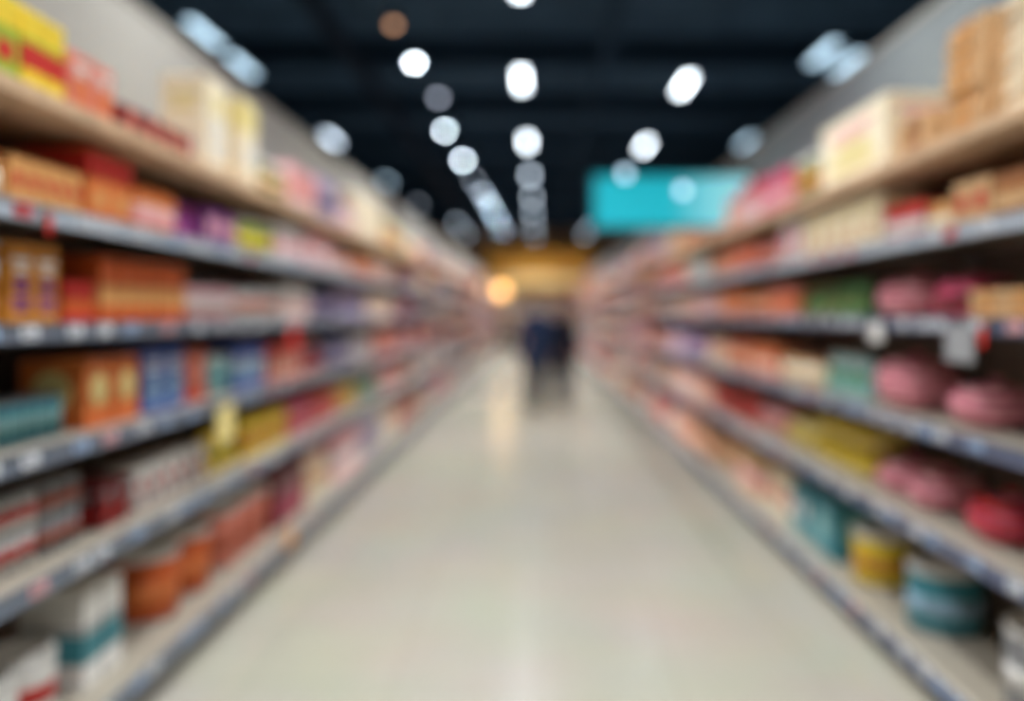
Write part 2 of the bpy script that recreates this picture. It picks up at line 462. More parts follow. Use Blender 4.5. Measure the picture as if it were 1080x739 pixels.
def bay(side, n, yc, label, loc=None, rz=None, H=2.75):
    depth = WALL_X - FRONT[side] - .04
    sg = -1 if side == 'left' else 1
    if loc is None:
        loc = (sg*(WALL_X-.005), yc, 0); rz = R(90) if side == 'left' else R(-90)
    t = tag(empty('shelving_unit', loc, rz), label, 'shelving unit', 'shelving along the %s side of the aisle' % side if H else None)
    if side not in PAN:
        b = MB(); b.box((0, -.012, 1.17), (BAY-.004, .014, 2.16), M_back)
        for zz in (.6, 1.0, 1.4, 1.8): b.box((0, -.02, zz), (BAY-.05, .004, .006), M_up)
        u = MB()
        u.cbox((0, -.03, 1.13), (.04, .05, 2.24), M_up, .004)
        kp = MB(); kp.box((0, -depth+.03, LEVELS[side][5]/2-.02), (BAY-.004, .015, LEVELS[side][5]-.05), M_up)
        kp.box((0, -depth/2, .012), (BAY-.004, depth-.1, .02), M_up)
        PAN[side] = (b.mesh('back_panel'), u.mesh('upright'), kp.mesh('kick_plate'))
    bp, up, kp = PAN[side]
    obj('back_panel', bp, t); obj('upright', up, t, (-BAY/2+.02, 0, 0)); obj('upright', up, t, (BAY/2-.02, 0, 0)); obj('kick_plate', kp, t)
    for i, z in enumerate(LEVELS[side]):
        sm, rm, rmb = shelf_mesh(depth, i, side)
        s_ = obj('shelf', sm, t, (0, -.02 if i else -.02, z))
        if i == 0:
            s_['label'] = 'wooden top shelf'
            obj('edge_strip', rm, s_); continue
        rr = random.Random(n*17+i*5+(side == 'left'))
        tags = []; x = -BAY/2 + rr.uniform(.08, .16)
        while x < BAY/2-.06:
            tags.append((x, rr.choice('wwwwbbp' if i != 1 else 'wwwwbr'))); x += rr.choice((.13, .19, .26, .32))
        if n < 7:
            obj('price_rail', rm, s_)
            for x, q in tags: obj('price_tag', TAGMESH[q], s_, (x, -depth-.009, -.019))
        else:
            mb = MB(); mb.merge(rmb)
            for x, q in tags: mb.merge(TAGM[q], Matrix.Translation((x, -depth-.009, -.019)))
            obj('price_rail', mb, s_)
for side in ('left', 'right'):
    for n in range(NB):
        bay(side, n, Y0 + BAY*(n+.5), 'metal shelving unit with wooden top shelf, %s side of aisle, %s from the front' % (side, ORD[n]))
for n in range(3):
    bay('left', 40+n, 0, 'shelving unit across the far end of the aisle, %s' % ['leftmost', 'middle', 'rightmost'][n], loc=(-1.31+1.31*n, 36.55, 0), rz=0)

# ------------------------------------------------------------------ goods: each style returns its parts as [(part name, MB)], first = body
def s_carton(w, d, h, c, deco='band', a='white', a2='red'):
    b = MB(); b.cbox((0, 0, h/2), (w, d, h), pm(c), .003)
    b.box((0, 0, h+.0004), (w*.96, .004, .001), pm(a))
    l = MB(); o = .0016
    if deco == 'band':
        l.box((0, 0, h*.42), (w+o, d+o, h*.3), pm(a)); l.box((0, 0, h*.62), (w+2*o, d+2*o, h*.05), pm(a2))
    elif deco == 'split':
        l.box((0, 0, h*.8), (w+o, d+o, h*.34), pm(a)); l.box((0, -d/2-.001, h*.35), (w*.55, .002, h*.22), pm(a2))
        for s_ in (-1, 1): l.box((s_*(w/2+.001), 0, h*.35), (.002, d*.5, h*.22), pm(a2))
    elif deco == 'disc':
        r = min(w, h)*.3; l.lathe([(r, -.001), (r, .0015)], pm(a), n=24, c=(0, -d/2-.0006, h*.55), axis='Y')
        r = min(d, h)*.3
        for s_ in (-1, 1): l.lathe([(r, -.001), (r, .0015)], pm(a), n=24, c=(s_*(w/2+.0006), 0, h*.55), axis='X')
        l.box((0, 0, h*.12), (w+o, d+o, h*.1), pm(a2))
    elif deco == 'print':
        for k_, (zz, ww) in enumerate(((.78, .7), (.66, .5), (.3, .75), (.2, .6))):
            l.box((0, -d/2-.0008, h*zz), (w*ww, .002, h*.07), pm(a if k_ < 2 else a2))
            for s_ in (-1, 1): l.box((s_*(w/2+.0008), 0, h*zz), (.002, d*ww, h*.07), pm(a if k_ < 2 else a2))
        l.box((0, -d/2-.0008, h*.48), (w*.5, .002, h*.18), pm(a2))
    else:
        l.box((0, -d/2-.0008, h*.5), (w*.3, .002, h*.12), pm(a))
    return [('box', b), ('printed_panel', l)]
def s_tin(w, d, h, c, deco='band', a='white', a2='white'):
    r = min(w, d)/2
    b = MB(); lidh = h*.1
    b.lathe([(r*.96, 0), (r, .004), (r, .008), (r*.975, .012), (r*.975, h-lidh), (r*.9, h-lidh+.001)], metal())
    l = MB(); l.lathe([(r*.978, .014), (r*.985, .015), (r*.985, h-lidh-.006), (r*.978, h-lidh-.005)], pm(c), n=28)
    z0, z1 = (h*.3, h*.55) if deco != 'print' else (h*.55, h*.78)
    l.lathe([(r*.985, z0), (r*.993, z0), (r*.993, z1), (r*.985, z1)], pm(a), n=28)
    if deco == 'print': l.lathe([(r*.985, h*.2), (r*.993, h*.2), (r*.993, h*.3), (r*.985, h*.3)], pm(a2), n=28)
    t = MB(); t.lathe([(r*.99, h-lidh), (r*1.0, h-lidh*.8), (r*1.0, h-.006), (r*.96, h-.001), (r*.88, h-.001), (r*.86, h-.004), (0, h-.004)], pm(a2 if deco == 'lid' else 'white'), n=28)
    return [('tin_body', b), ('paper_label', l), ('lid', t)]
def s_can(w, d, h, c, deco='band', a='white', a2='white'):
    r = min(w, d)/2
    b = MB(); b.lathe([(r*.93, 0), (r, .002), (r, .005), (r*.95, .009), (r*.95, h-.009), (r, h-.005), (r, h-.001), (r*.95, h), (r*.94, h-.004), (0, h-.004)], metal(), n=22)
    l = MB(); l.lathe([(r*.95, .011), (r*.962, .011), (r*.962, h-.011), (r*.95, h-.011)], pm(c), n=22)
    l.lathe([(r*.962, h*.35), (r*.972, h*.35), (r*.972, h*.68), (r*.962, h*.68)], pm(a), n=22)
    return [('can_body', b), ('paper_label', l)]
def s_jar(w, d, h, c, deco='band', a='white', a2='red'):
    r = min(w, d)/2
    b = MB(); b.lathe([(r*.85, 0), (r*.97, .006), (r, .02), (r, h*.68), (r*.92, h*.76), (r*.78, h*.82), (r*.78, h*.86)], mat('glassy_'+c.replace(' ', '_'), PAL[c], rough=.12, spec=.6, noise=.2, scale=60, coat=.5), n=24)
    l = MB(); l.lathe([(r*1.0, h*.2), (r*1.012, h*.2), (r*1.012, h*.6), (r*1.0, h*.6)], pm(a), n=24)
    t = MB(); t.lathe([(r*.8, h*.84), (r*.86, h*.85), (r*.86, h*.98), (r*.8, h), (0, h)], pm(a2), n=24)
    return [('jar_body', b), ('paper_label', l), ('lid', t)]
def s_bottle(w, d, h, c, deco='band', a='white', a2='red'):
    r = min(w, d)/2
    b = MB(); b.lathe([(r*.85, 0), (r*.98, .006), (r, .02), (r, h*.55), (r*.9, h*.66), (r*.45, h*.8), (r*.34, h*.86), (r*.34, h*.93)], mat('glassy_'+c.replace(' ', '_'), PAL[c], rough=.12, spec=.6, noise=.2, scale=60, coat=.5), n=22)
    l = MB(); l.lathe([(r*1.0, h*.18), (r*1.012, h*.18), (r*1.012, h*.5), (r*1.0, h*.5)], pm(a), n=22)
    t = MB(); t.lathe([(r*.36, h*.91), (r*.42, h*.915), (r*.42, h*.99), (r*.36, h), (0, h)], pm(a2), n=18)
    return [('bottle_body', b), ('paper_label', l), ('cap', t)]
def pillow(w, d, h, m, u0=0, u1=1, v0=0, v1=1, off=0., nu=12, nv=12, front_only=False, zc=0):
    """upright pouch: crimped flat at top, swollen in the middle"""
    mb = MB()
    def P(u, v, sgn):
        th = (math.sin(math.pi*min(1, u*.98+.01))**.45) * (max(0, 1-v)**.55) * min(1, (v*6+.55))
        x = (u-.5)*w*(1-.06*math.sin(math.pi*v)); z = v*h
        y = sgn*(d/2*th + off + .002)
        return (x + .003*math.sin(v*19), y + .004*math.sin(u*13+v*9)*th, z)
    for sgn in ((-1,) if front_only else (-1, 1)):
        vs = [P(u0+(u1-u0)*i/nu, v0+(v1-v0)*j/nv, sgn) for j in range(nv+1) for i in range(nu+1)]
        fs = [(j*(nu+1)+i, j*(nu+1)+i+1, (j+1)*(nu+1)+i+1, (j+1)*(nu+1)+i) for j in range(nv) for i in range(nu)]
        mb.add(vs, fs, m, True)
    if not front_only:
        n = nu+1; o = (nv+1)*n
        q = []
        for i in range(nu): q.append((i, i+1, o+i+1, o+i)); q.append((nv*n+i, nv*n+i+1, o+nv*n+i+1, o+nv*n+i))
        for j in range(nv): q.append((j*n, (j+1)*n, o+(j+1)*n, o+j*n)); q.append((j*n+nu, (j+1)*n+nu, o+(j+1)*n+nu, o+j*n+nu))
        i_ = mb.mi(m)
        for f in q: mb.f.append(f); mb.m.append(i_); mb.sm.append(True)
    return mb
def s_pouch(w, d, h, c, deco='band', a='white', a2='red'):
    b = pillow(w, d, h*.94, plastic(c))
    l = pillow(w, d, h*.94, pm(a), .16, .84, .3, .66, .0015, front_only=True)
    l.merge(pillow(w, d, h*.94, pm(a2), .25, .75, .72, .82, .0015, nu=8, nv=3, front_only=True))
    t = MB(); t.box((0, 0, h*.965), (w*.98, .006, h*.07), pm(a2))
    return [('pouch_body', b), ('printed_panel', l), ('top_seal', t)]
def s_sack(w, d, h, c, deco='stripe', a='white', a2='red'):
    """soft rounded bag lying on its base with a gathered, tied neck facing the aisle"""
    wn = 'wrap_%s_%s' % (c.replace(' ', '_'), a.replace(' ', '_'))
    m = MATS.get(wn) or stripes(wn, tuple(v*.86 for v in PAL[c]), PAL[a], 8 if deco == 'stripe' else 3, dist=3 if deco == 'stripe' else 8)
    mb = MB(); nu, nv = 24, 14; vs = []; fs = []
    for j in range(nv+1):
        t = math.pi*j/nv
        for i in range(nu):
            q = 2*math.pi*i/nu
            e = .75
            sx_ = math.copysign(abs(math.sin(t)*math.cos(q))**e, math.cos(q)); sz = math.copysign(abs(math.cos(t))**.85, math.cos(t))
            sy_ = math.copysign(abs(math.sin(t)*math.sin(q))**e, math.sin(q))
            pleat = 1 + .035*math.sin(q*9+j*.7)*math.sin(t)
            x, y, z = sx_*w/2*pleat, sy_*d/2*pleat, sz*h/2
            if z < 0: x *= 1.0; z *= 1.0
            vs.append((x*.97, y*.97, max(z, -h*.46)+h*.46))
    for j in range(nv):
        for i in range(nu): fs.append((j*nu+i, (j+1)*nu+i, (j+1)*nu+(i+1)%nu, j*nu+(i+1)%nu))
    mb.add(vs, fs, m, True)
    zt = h*.96
    n_ = MB(); n_.lathe([(.03, zt-.02), (.012, zt), (.014, zt+.006), (.026, zt+.022), (.03, zt+.03), (0, zt+.014)], m, n=14)
    k_ = MB(); k_.lathe([(.012, zt-.004), (.018, zt-.003), (.018, zt+.005), (.012, zt+.006)], pm(a2), n=14)
    return [('bag_body', mb), ('gathered_neck', n_), ('tie', k_)]
def s_flat(w, d, h, c, deco='band', a='cream', a2='brown'):
    b = MB(); b.cbox((0, 0, h/2), (w, d, h), pm(c), .006)
    b.cbox((0, 0, h*.5), (w+.004, d+.004, h*.25), pm(c), .002)
    l = MB(); l.box((0, -d/2-.003, h*.5), (w*.5, .002, h*.5), pm(a)); l.box((0, 0, h+.0006), (w*.3, d, .0015), pm(a))
    for s_ in (-1, 1): l.box((s_*(w/2+.003), 0, h*.5), (.002, d*.4, h*.5), pm(a))
    return [('pack_body', b), ('printed_panel', l)]
STY = {'carton': s_carton, 'tin': s_tin, 'can': s_can, 'jar': s_jar, 'bottle': s_bottle, 'pouch': s_pouch, 'bag': s_sack, 'packet': s_flat}
SUFFIX = {'carton': {'band': 'with %s band', 'split': 'with %s upper half', 'disc': 'with %s disc', 'print': 'with %s print', 'plain': 'with small %s print'}}
def look(kind, c, deco, a):
    if kind == 'carton': return '%s carton %s' % (c, SUFFIX['carton'][deco] % a)
    if kind in ('tin', 'can'): return '%s %s with %s band' % (c, kind, a)
    if kind in ('jar', 'bottle'): return '%s %s with %s label' % (c, kind, a)
    if kind == 'pouch': return '%s pouch with %s panel' % (c, a)
    if kind == 'bag': return '%s bag streaked %s' % (c, a)
    return '%s packet with %s label' % (c, a)
ITEMS = []     # (yfront, kind, key, matrix loc/rz, label, group)
CACHE = {}
LOOKS = {}
def run(side, lv, y0, y1, kind, n, h, c, deco='band', a='white', a2='red', depth=None, rows=1, stack=1, gap=.006, back=None, jit=.004, far_x=None):
    """one product facing: n across between y0 and y1, rows deep, stack high"""
    pitch = (y1-y0)/n; w = pitch-gap
    if depth is None: depth = w if kind in ('tin', 'can', 'jar', 'bottle') else .26
    if kind in ('tin', 'can', 'jar', 'bottle'): depth = w
    sg = -1 if side == 'left' else 1
    if back is None: back = (.03, .07, .08, .09, .1, .12)[lv]
    X0 = FRONT[side] + .02 + back
    maxd = WALL_X - .085 - X0
    if kind in ('tin', 'can', 'jar', 'bottle') and w > maxd: w = depth = maxd
    depth = min(depth, maxd); rows = max(1, min(rows, int(maxd/(depth+.006))))
    nb = min(NB-1, max(0, int((y0+.01-Y0)/BAY)))
    key = (kind, round(w, 3), round(depth, 3), round(h, 3), c, deco, a, a2)
    if key not in CACHE: CACHE[key] = STY[kind](w, depth, h, c, deco, a, a2)
    lk = look(kind, c, deco, a)
    where = '%s %s shelf, %s bay' % (LVN[lv], side, ORD[nb]) if far_x is None else '%s shelf at the far end' % LVN[lv]
    base = lk + '|' + where
    LOOKS[base] = LOOKS.get(base, 0) + 1
    if LOOKS[base] > 1:
        where = where.replace(' bay', ' bay, nearer the back') if LOOKS[base] == 2 else where + ', row %s' % ORD[LOOKS[base]-1]
    for i in range(n):
        for r_ in range(rows):
            for s_ in range(stack):
                y = y0 + pitch*(i+.5)
                j = random.uniform(-jit, jit)
                yaw = random.uniform(-.03, .03) if kind in ('tin', 'can', 'jar', 'bottle') else random.uniform(-.006, .006)
                z = LEVELS[side][lv] + .0012 + s_*(h*(1.19 if kind == 'bag' else 1)+.001)
                x = X0 + depth/2 + r_*(depth+.006) + abs(j)
                if far_x is None: loc = (sg*x, y, z); rz = (R(90) if side == 'left' else R(-90)) + yaw
                else: loc = (y, 36.55-(2.1-x), z); rz = yaw
                lab = lk
                if n > 1: lab += ', %s along' % ORD[i]
                if rows > 1: lab += ' ' + (['front', 'behind', 'rearmost'][r_])
                if stack > 1: lab += ' ' + (['lower', 'upper'][s_] if stack == 2 else ORD[s_] + ' up')
                lab += ', ' + where
                g_ = '%ss on the %s' % (lk.replace(kind, kind), where)
                ITEMS.append((loc[1] + r_*4, kind, key, loc, rz, lab, g_ if n*rows*stack > 1 else None))
BK = (.03, .07, .08, .09, .1, .12)
def L(px, lv=0): return FPX*(1.55+BK[lv])/(565-px)
def Rr(px, lv=0): return FPX*(1.60+BK[lv])/(px-565)
def left(lv, a, b, *k, **kw): run('left', lv, L(a, lv), L(b, lv), *k, **kw)
def right(lv, b, a, *k, **kw): run('right', lv, Rr(a, lv), Rr(b, lv), *k, **kw)     # given left px, right px

# ---- left side, near goods (pixel spans of the fronts)
left(0, -60, 12, 'carton', 2, .26, 'lime', 'split', 'yellow', 'red', depth=.2)
left(0, 14, 60, 'carton', 2, .25, 'yellow', 'band', 'red', 'lime', depth=.2)
left(0, 64, 112, 'carton', 2, .2, 'salmon', 'print', 'white', 'orange', depth=.24)
left(0, 120, 196, 'carton', 4, .11, 'dark red', 'disc', 'salmon', 'red', depth=.2)
left(0, 212, 234, 'carton', 1, .45, 'cream', 'print', 'pale yellow', 'white', depth=.22)
left(0, 248, 265, 'carton', 1, .46, 'cream', 'split', 'pale yellow', 'white', depth=.22)
left(0, 270, 300, 'tin', 4, .2, 'olive', 'band', 'tan', 'cream')
left(0, 302, 330, 'carton', 4, .27, 'pale pink', 'disc', 'orange', 'white', depth=.24)
left(0, 331, 352, 'carton', 3, .3, 'lilac', 'band', 'navy', 'white', depth=.24)
left(0, 354, 372, 'pouch', 4, .24, 'pale pink', 'band', 'white', 'purple', depth=.12)
left(0, 373, 402, 'carton', 4, .4, 'cream', 'plain', 'amber', 'amber', depth=.34)
left(0, 403, 420, 'carton', 5, .28, 'pale yellow', 'band', 'orange', 'red', depth=.24)

left(1, -70, -2, 'jar', 3, .17, 'amber', 'band', 'cream', 'deep orange', rows=2)
left(1, 0, 78, 'carton', 5, .165, 'amber', 'disc', 'red', 'tan', depth=.12, rows=2)
left(1, 84, 132, 'carton', 2, .27, 'orange', 'split', 'red', 'amber', depth=.26)
left(1, 136, 178, 'carton', 3, .19, 'orange', 'band', 'pale pink', 'cream', depth=.2)
left(1, 182, 208, 'pouch', 2, .18, 'magenta', 'band', 'purple', 'purple', depth=.1)
left(1, 210, 244, 'carton', 3, .19, 'purple', 'disc', 'pale pink', 'magenta', depth=.2)
left(1, 247, 284, 'tin', 4, .2, 'lime', 'band', 'yellow', 'olive')
left(1, 286, 316, 'carton', 4, .24, 'white', 'band', 'pale pink', 'grey', depth=.22)
left(1, 318, 345, 'carton', 4, .26, 'pale pink', 'print', 'salmon', 'white', depth=.22)
left(1, 346, 368, 'pouch', 5, .23, 'white', 'band', 'salmon', 'red', depth=.1)
left(1, 369, 392, 'carton', 5, .2, 'amber', 'band', 'red', 'cream', depth=.24)
left(1, 393, 412, 'tin', 6, .24, 'peach', 'band', 'white', 'cream')

left(2, -60, -4, 'tin', 2, .26, 'golden', 'print', 'white', 'amber')
left(2, -2, 54, 'carton', 2, .26, 'golden', 'print', 'white', 'purple', depth=.26)
left(2, 60, 92, 'carton', 2, .15, 'red', 'band', 'deep orange', 'dark red', depth=.2)
left(2, 96, 190, 'carton', 5, .25, 'deep orange', 'band', 'amber', 'rust', depth=.16, gap=.03)
left(2, 194, 244, 'can', 5, .17, 'pale pink', 'band', 'white', 'white', rows=2)
left(2, 246, 290, 'can', 6, .17, 'white', 'band', 'salmon', 'white', rows=2)
left(2, 293, 322, 'carton', 4, .22, 'white', 'print', 'grey', 'salmon', depth=.2)
left(2, 324, 350, 'bottle', 6, .26, 'navy', 'band', 'lilac', 'grey')
left(2, 352, 382, 'carton', 5, .24, 'lilac', 'band', 'navy', 'white', depth=.2)
left(2, 384, 412, 'carton', 6, .22, 'cream', 'print', 'tan', 'pale pink', depth=.24)

left(3, -70, -10, 'can', 4, .14, 'pale teal', 'band', 'white', 'white', rows=2)
left(3, -8, 62, 'can', 5, .145, 'teal', 'band', 'pale teal', 'white', rows=3, gap=.028)
left(3, 80, 140, 'carton', 2, .25, 'orange', 'disc', 'pale yellow', 'deep orange', depth=.24, gap=.02)
left(3, 144, 187, 'carton', 2, .27, 'blue', 'print', 'white', 'pale blue', depth=.24)
left(3, 189, 212, 'carton', 1, .25, 'rust', 'disc', 'salmon', 'red', depth=.22)
left(3, 214, 240, 'tin', 2, .2, 'pale teal', 'band', 'teal', 'white')
left(3, 242, 274, 'carton', 3, .25, 'blue', 'band', 'pale blue', 'white', depth=.22)
left(3, 276, 312, 'carton', 4, .22, 'red', 'print', 'salmon', 'cream', depth=.22)
left(3, 314, 338, 'pouch', 4, .2, 'red', 'band', 'navy', 'white', depth=.1)
left(3, 340, 366, 'carton', 4, .24, 'navy', 'band', 'lilac', 'pale blue', depth=.22)
left(3, 368, 392, 'tin', 5, .2, 'white', 'band', 'lilac', 'grey')
left(3, 393, 412, 'carton', 5, .24, 'salmon', 'print', 'cream', 'red', depth=.22)

left(4, -60, 36, 'can', 5, .12, 'white', 'band', 'red', 'red', rows=2, stack=2, gap=.015)
left(4, 40, 80, 'can', 3, .12, 'grey', 'band', 'rust', 'white', rows=2, stack=2, gap=.015)
left(4, 98, 130, 'carton', 2, .17, 'dark red', 'print', 'grey', 'red', depth=.16, gap=.03)
left(4, 134, 212, 'carton', 6, .18, 'white', 'disc', 'red', 'dark red', depth=.12, gap=.035)
left(4, 216, 250, 'pouch', 3, .2, 'yellow', 'band', 'olive', 'yellow', depth=.12)
left(4, 252, 298, 'carton', 5, .2, 'yellow', 'band', 'golden', 'red', depth=.22)
left(4, 300, 326, 'carton', 4, .2, 'pink', 'band', 'red', 'white', depth=.22)
left(4, 328, 352, 'carton', 4, .21, 'red', 'band', 'pink', 'yellow', depth=.22)
left(4, 354, 374, 'tin', 4, .2, 'yellow', 'band', 'orange', 'red')
left(4, 376, 398, 'pouch', 6, .22, 'green', 'band', 'pale teal', 'white', depth=.1)
left(4, 399, 414, 'carton', 5, .22, 'pale pink', 'band', 'salmon', 'white', depth=.22)

left(5, -20, 66, 'tin', 2, .24, 'white', 'band', 'red', 'grey', rows=2)
left(5, 78, 122, 'carton', 2, .36, 'white', 'band', 'teal', 'grey', depth=.24, gap=.02)
left(5, 160, 228, 'tin', 2, .31, 'deep orange', 'band', 'orange', 'grey', gap=.05)
left(5, 234, 284, 'tin', 3, .33, 'salmon', 'band', 'rust', 'white')
left(5, 287, 318, 'carton', 4, .34, 'dark red', 'print', 'grey', 'pink', depth=.26)
left(5, 320, 346, 'pouch', 4, .32, 'cream', 'band', 'amber', 'salmon', depth=.14)
left(5, 348, 376, 'carton', 5, .34, 'pale pink', 'band', 'white', 'grey', depth=.3)
left(5, 378, 400, 'tin', 5, .33, 'lilac', 'band', 'grey', 'white')
left(5, 401, 414, 'carton', 4, .3, 'cream', 'print', 'salmon', 'grey', depth=.3)

# ---- right side, near goods
right(0, 1058, 1110, 'packet', 1, .055, 'tan', 'band', 'cream', depth=.24, stack=7, jit=.02)
right(0, 1002, 1042, 'packet', 1, .052, 'tan', 'band', 'amber', depth=.22, stack=8, jit=.025)
right(0, 952, 990, 'packet', 1, .08, 'tan', 'band', 'kraft brown', depth=.3, stack=2)
right(0, 872, 942, 'carton', 1, .34, 'cream', 'print', 'pale pink', 'pale yellow', depth=.4)
right(0, 838, 866, 'tin', 2, .26, 'olive', 'band', 'golden', 'green')
right(0, 806, 836, 'carton', 2, .26, 'pink', 'band', 'pale pink', 'red', depth=.24)
right(0, 782, 804, 'carton', 3, .3, 'pale pink', 'split', 'red', 'white', depth=.24)
right(0, 770, 780, 'carton', 2, .26, 'salmon', 'band', 'peach', 'cream', depth=.3)
right(0, 738, 768, 'carton', 5, .085, 'salmon', 'band', 'peach', 'cream', depth=.3)
right(0, 722, 736, 'carton', 3, .34, 'peach', 'print', 'cream', 'orange', depth=.3)
right(0, 708, 720, 'packet', 3, .1, 'tan', 'band', 'cream', depth=.3, stack=3)

right(1, 1056, 1130, 'carton', 2, .17, 'kraft brown', 'band', 'tan', 'amber', depth=.26)
right(1, 1012, 1052, 'carton', 2, .18, 'tan', 'disc', 'red', 'amber', depth=.2)
right(1, 986, 1010, 'carton', 1, .13, 'amber', 'band', 'cream', 'tan', depth=.2)
right(1, 940, 981, 'carton', 2, .16, 'red', 'band', 'white', 'pink', depth=.2)
right(1, 852, 934, 'carton', 5, .27, 'cream', 'print', 'pale yellow', 'tan', depth=.22)
right(1, 828, 850, 'carton', 2, .27, 'white', 'disc', 'pink', 'red', depth=.22)
right(1, 802, 826, 'bottle', 3, .27, 'dark red', 'band', 'salmon', 'brown')
right(1, 776, 800, 'carton', 3, .22, 'deep orange', 'disc', 'salmon', 'red', depth=.22)
right(1, 750, 774, 'jar', 5, .2, 'orange', 'band', 'peach', 'red')
right(1, 730, 748, 'carton', 4, .24, 'pale teal', 'band', 'white', 'salmon', depth=.2)
right(1, 712, 729, 'carton', 5, .25, 'peach', 'band', 'red', 'cream', depth=.22)

right(2, 1030, 1110, 'packet', 2, .035, 'tan', 'band', 'amber', depth=.26, stack=3)
right(2, 970, 1022, 'bag', 1, .18, 'dark red', 'blotch', 'pink', depth=.34)
right(2, 916, 966, 'bag', 1, .2, 'pink', 'stripe', 'pale pink', depth=.34)
right(2, 880, 912, 'pouch', 2, .19, 'green', 'band', 'olive', 'green', depth=.13)
right(2, 846, 878, 'pouch', 3, .18, 'olive', 'band', 'green', 'green', depth=.13)
right(2, 814, 844, 'carton', 3, .2, 'salmon', 'band', 'orange', 'red', depth=.22)
right(2, 788, 812, 'jar', 4, .19, 'deep orange', 'band', 'peach', 'tan')
right(2, 762, 786, 'carton', 4, .23, 'orange', 'print', 'red', 'peach', depth=.22)
right(2, 740, 760, 'carton', 4, .22, 'white', 'disc', 'pink', 'red', depth=.22)
right(2, 716, 739, 'tin', 6, .22, 'salmon', 'band', 'cream', 'white')

right(3, 990, 1044, 'bag', 1, .17, 'pink', 'stripe', 'pale pink', 'white', depth=.32)
right(3, 922, 966, 'bag', 1, .25, 'pink', 'stripe', 'pale pink', 'red', depth=.34, back=.06)
right(3, 872, 916, 'pouch', 4, .22, 'pale teal', 'band', 'green', 'white', depth=.12)
right(3, 826, 868, 'jar', 5, .19, 'tan', 'band', 'cream', 'brown', rows=2)
right(3, 796, 824, 'carton', 3, .22, 'salmon', 'split', 'orange', 'cream', depth=.22)
right(3, 770, 794, 'carton', 4, .24, 'rust', 'band', 'peach', 'salmon', depth=.22)
right(3, 746, 768, 'pouch', 5, .22, 'cream', 'band', 'salmon', 'red', depth=.1)
right(3, 726, 745, 'bottle', 6, .27, 'purple', 'band', 'lilac', 'white')
right(3, 710, 725, 'carton', 4, .25, 'lilac', 'band', 'pale pink', 'white', depth=.2)

right(4, 1010, 1060, 'bag', 1, .17, 'pink', 'stripe', 'red', 'white', depth=.3)
right(4, 920, 985, 'bag', 2, .16, 'pink', 'stripe', 'pale pink', 'red', depth=.32)
right(4, 862, 916, 'bag', 3, .13, 'yellow', 'blotch', 'pale yellow', 'olive', depth=.3, stack=2, jit=.003)
right(4, 830, 860, 'bag', 3, .19, 'yellow', 'blotch', 'pale yellow', 'olive', depth=.32)
right(4, 800, 828, 'bag', 3, .2, 'salmon', 'blotch', 'pale pink', 'red', depth=.3)
right(4, 778, 798, 'pouch', 4, .22, 'red', 'band', 'dark red', 'salmon', depth=.12)
right(4, 756, 776, 'carton', 4, .24, 'dark red', 'band', 'red', 'salmon', depth=.22)
right(4, 734, 754, 'carton', 5, .25, 'salmon', 'print', 'white', 'cream', depth=.22)
right(4, 714, 733, 'carton', 6, .26, 'pale pink', 'band', 'cream', 'red', depth=.22)

right(5, 1040, 1110, 'tin', 1, .3, 'grey', 'band', 'white', 'white')
right(5, 944, 990, 'tin', 1, .29, 'teal', 'band', 'pale blue', 'grey')
right(5, 890, 926, 'tin', 1, .27, 'yellow', 'band', 'golden', 'yellow')
right(5, 862, 884, 'carton', 1, .3, 'teal', 'disc', 'pale teal', 'teal', depth=.3)
right(5, 838, 858, 'carton', 2, .3, 'teal', 'disc', 'white', 'pale teal', depth=.3)
right(5, 806, 834, 'pouch', 3, .3, 'cream', 'band', 'salmon', 'tan', depth=.16)
right(5, 782, 804, 'carton', 3, .3, 'tan', 'band', 'pale pink', 'rust', depth=.3)
right(5, 758, 780, 'bag', 3, .3, 'peach', 'blotch', 'tan', 'red', depth=.3)
right(5, 736, 756, 'carton', 4, .33, 'kraft brown', 'band', 'peach', 'cream', depth=.3)
right(5, 714, 734, 'carton', 5, .33, 'salmon', 'disc', 'cream', 'peach', depth=.3)

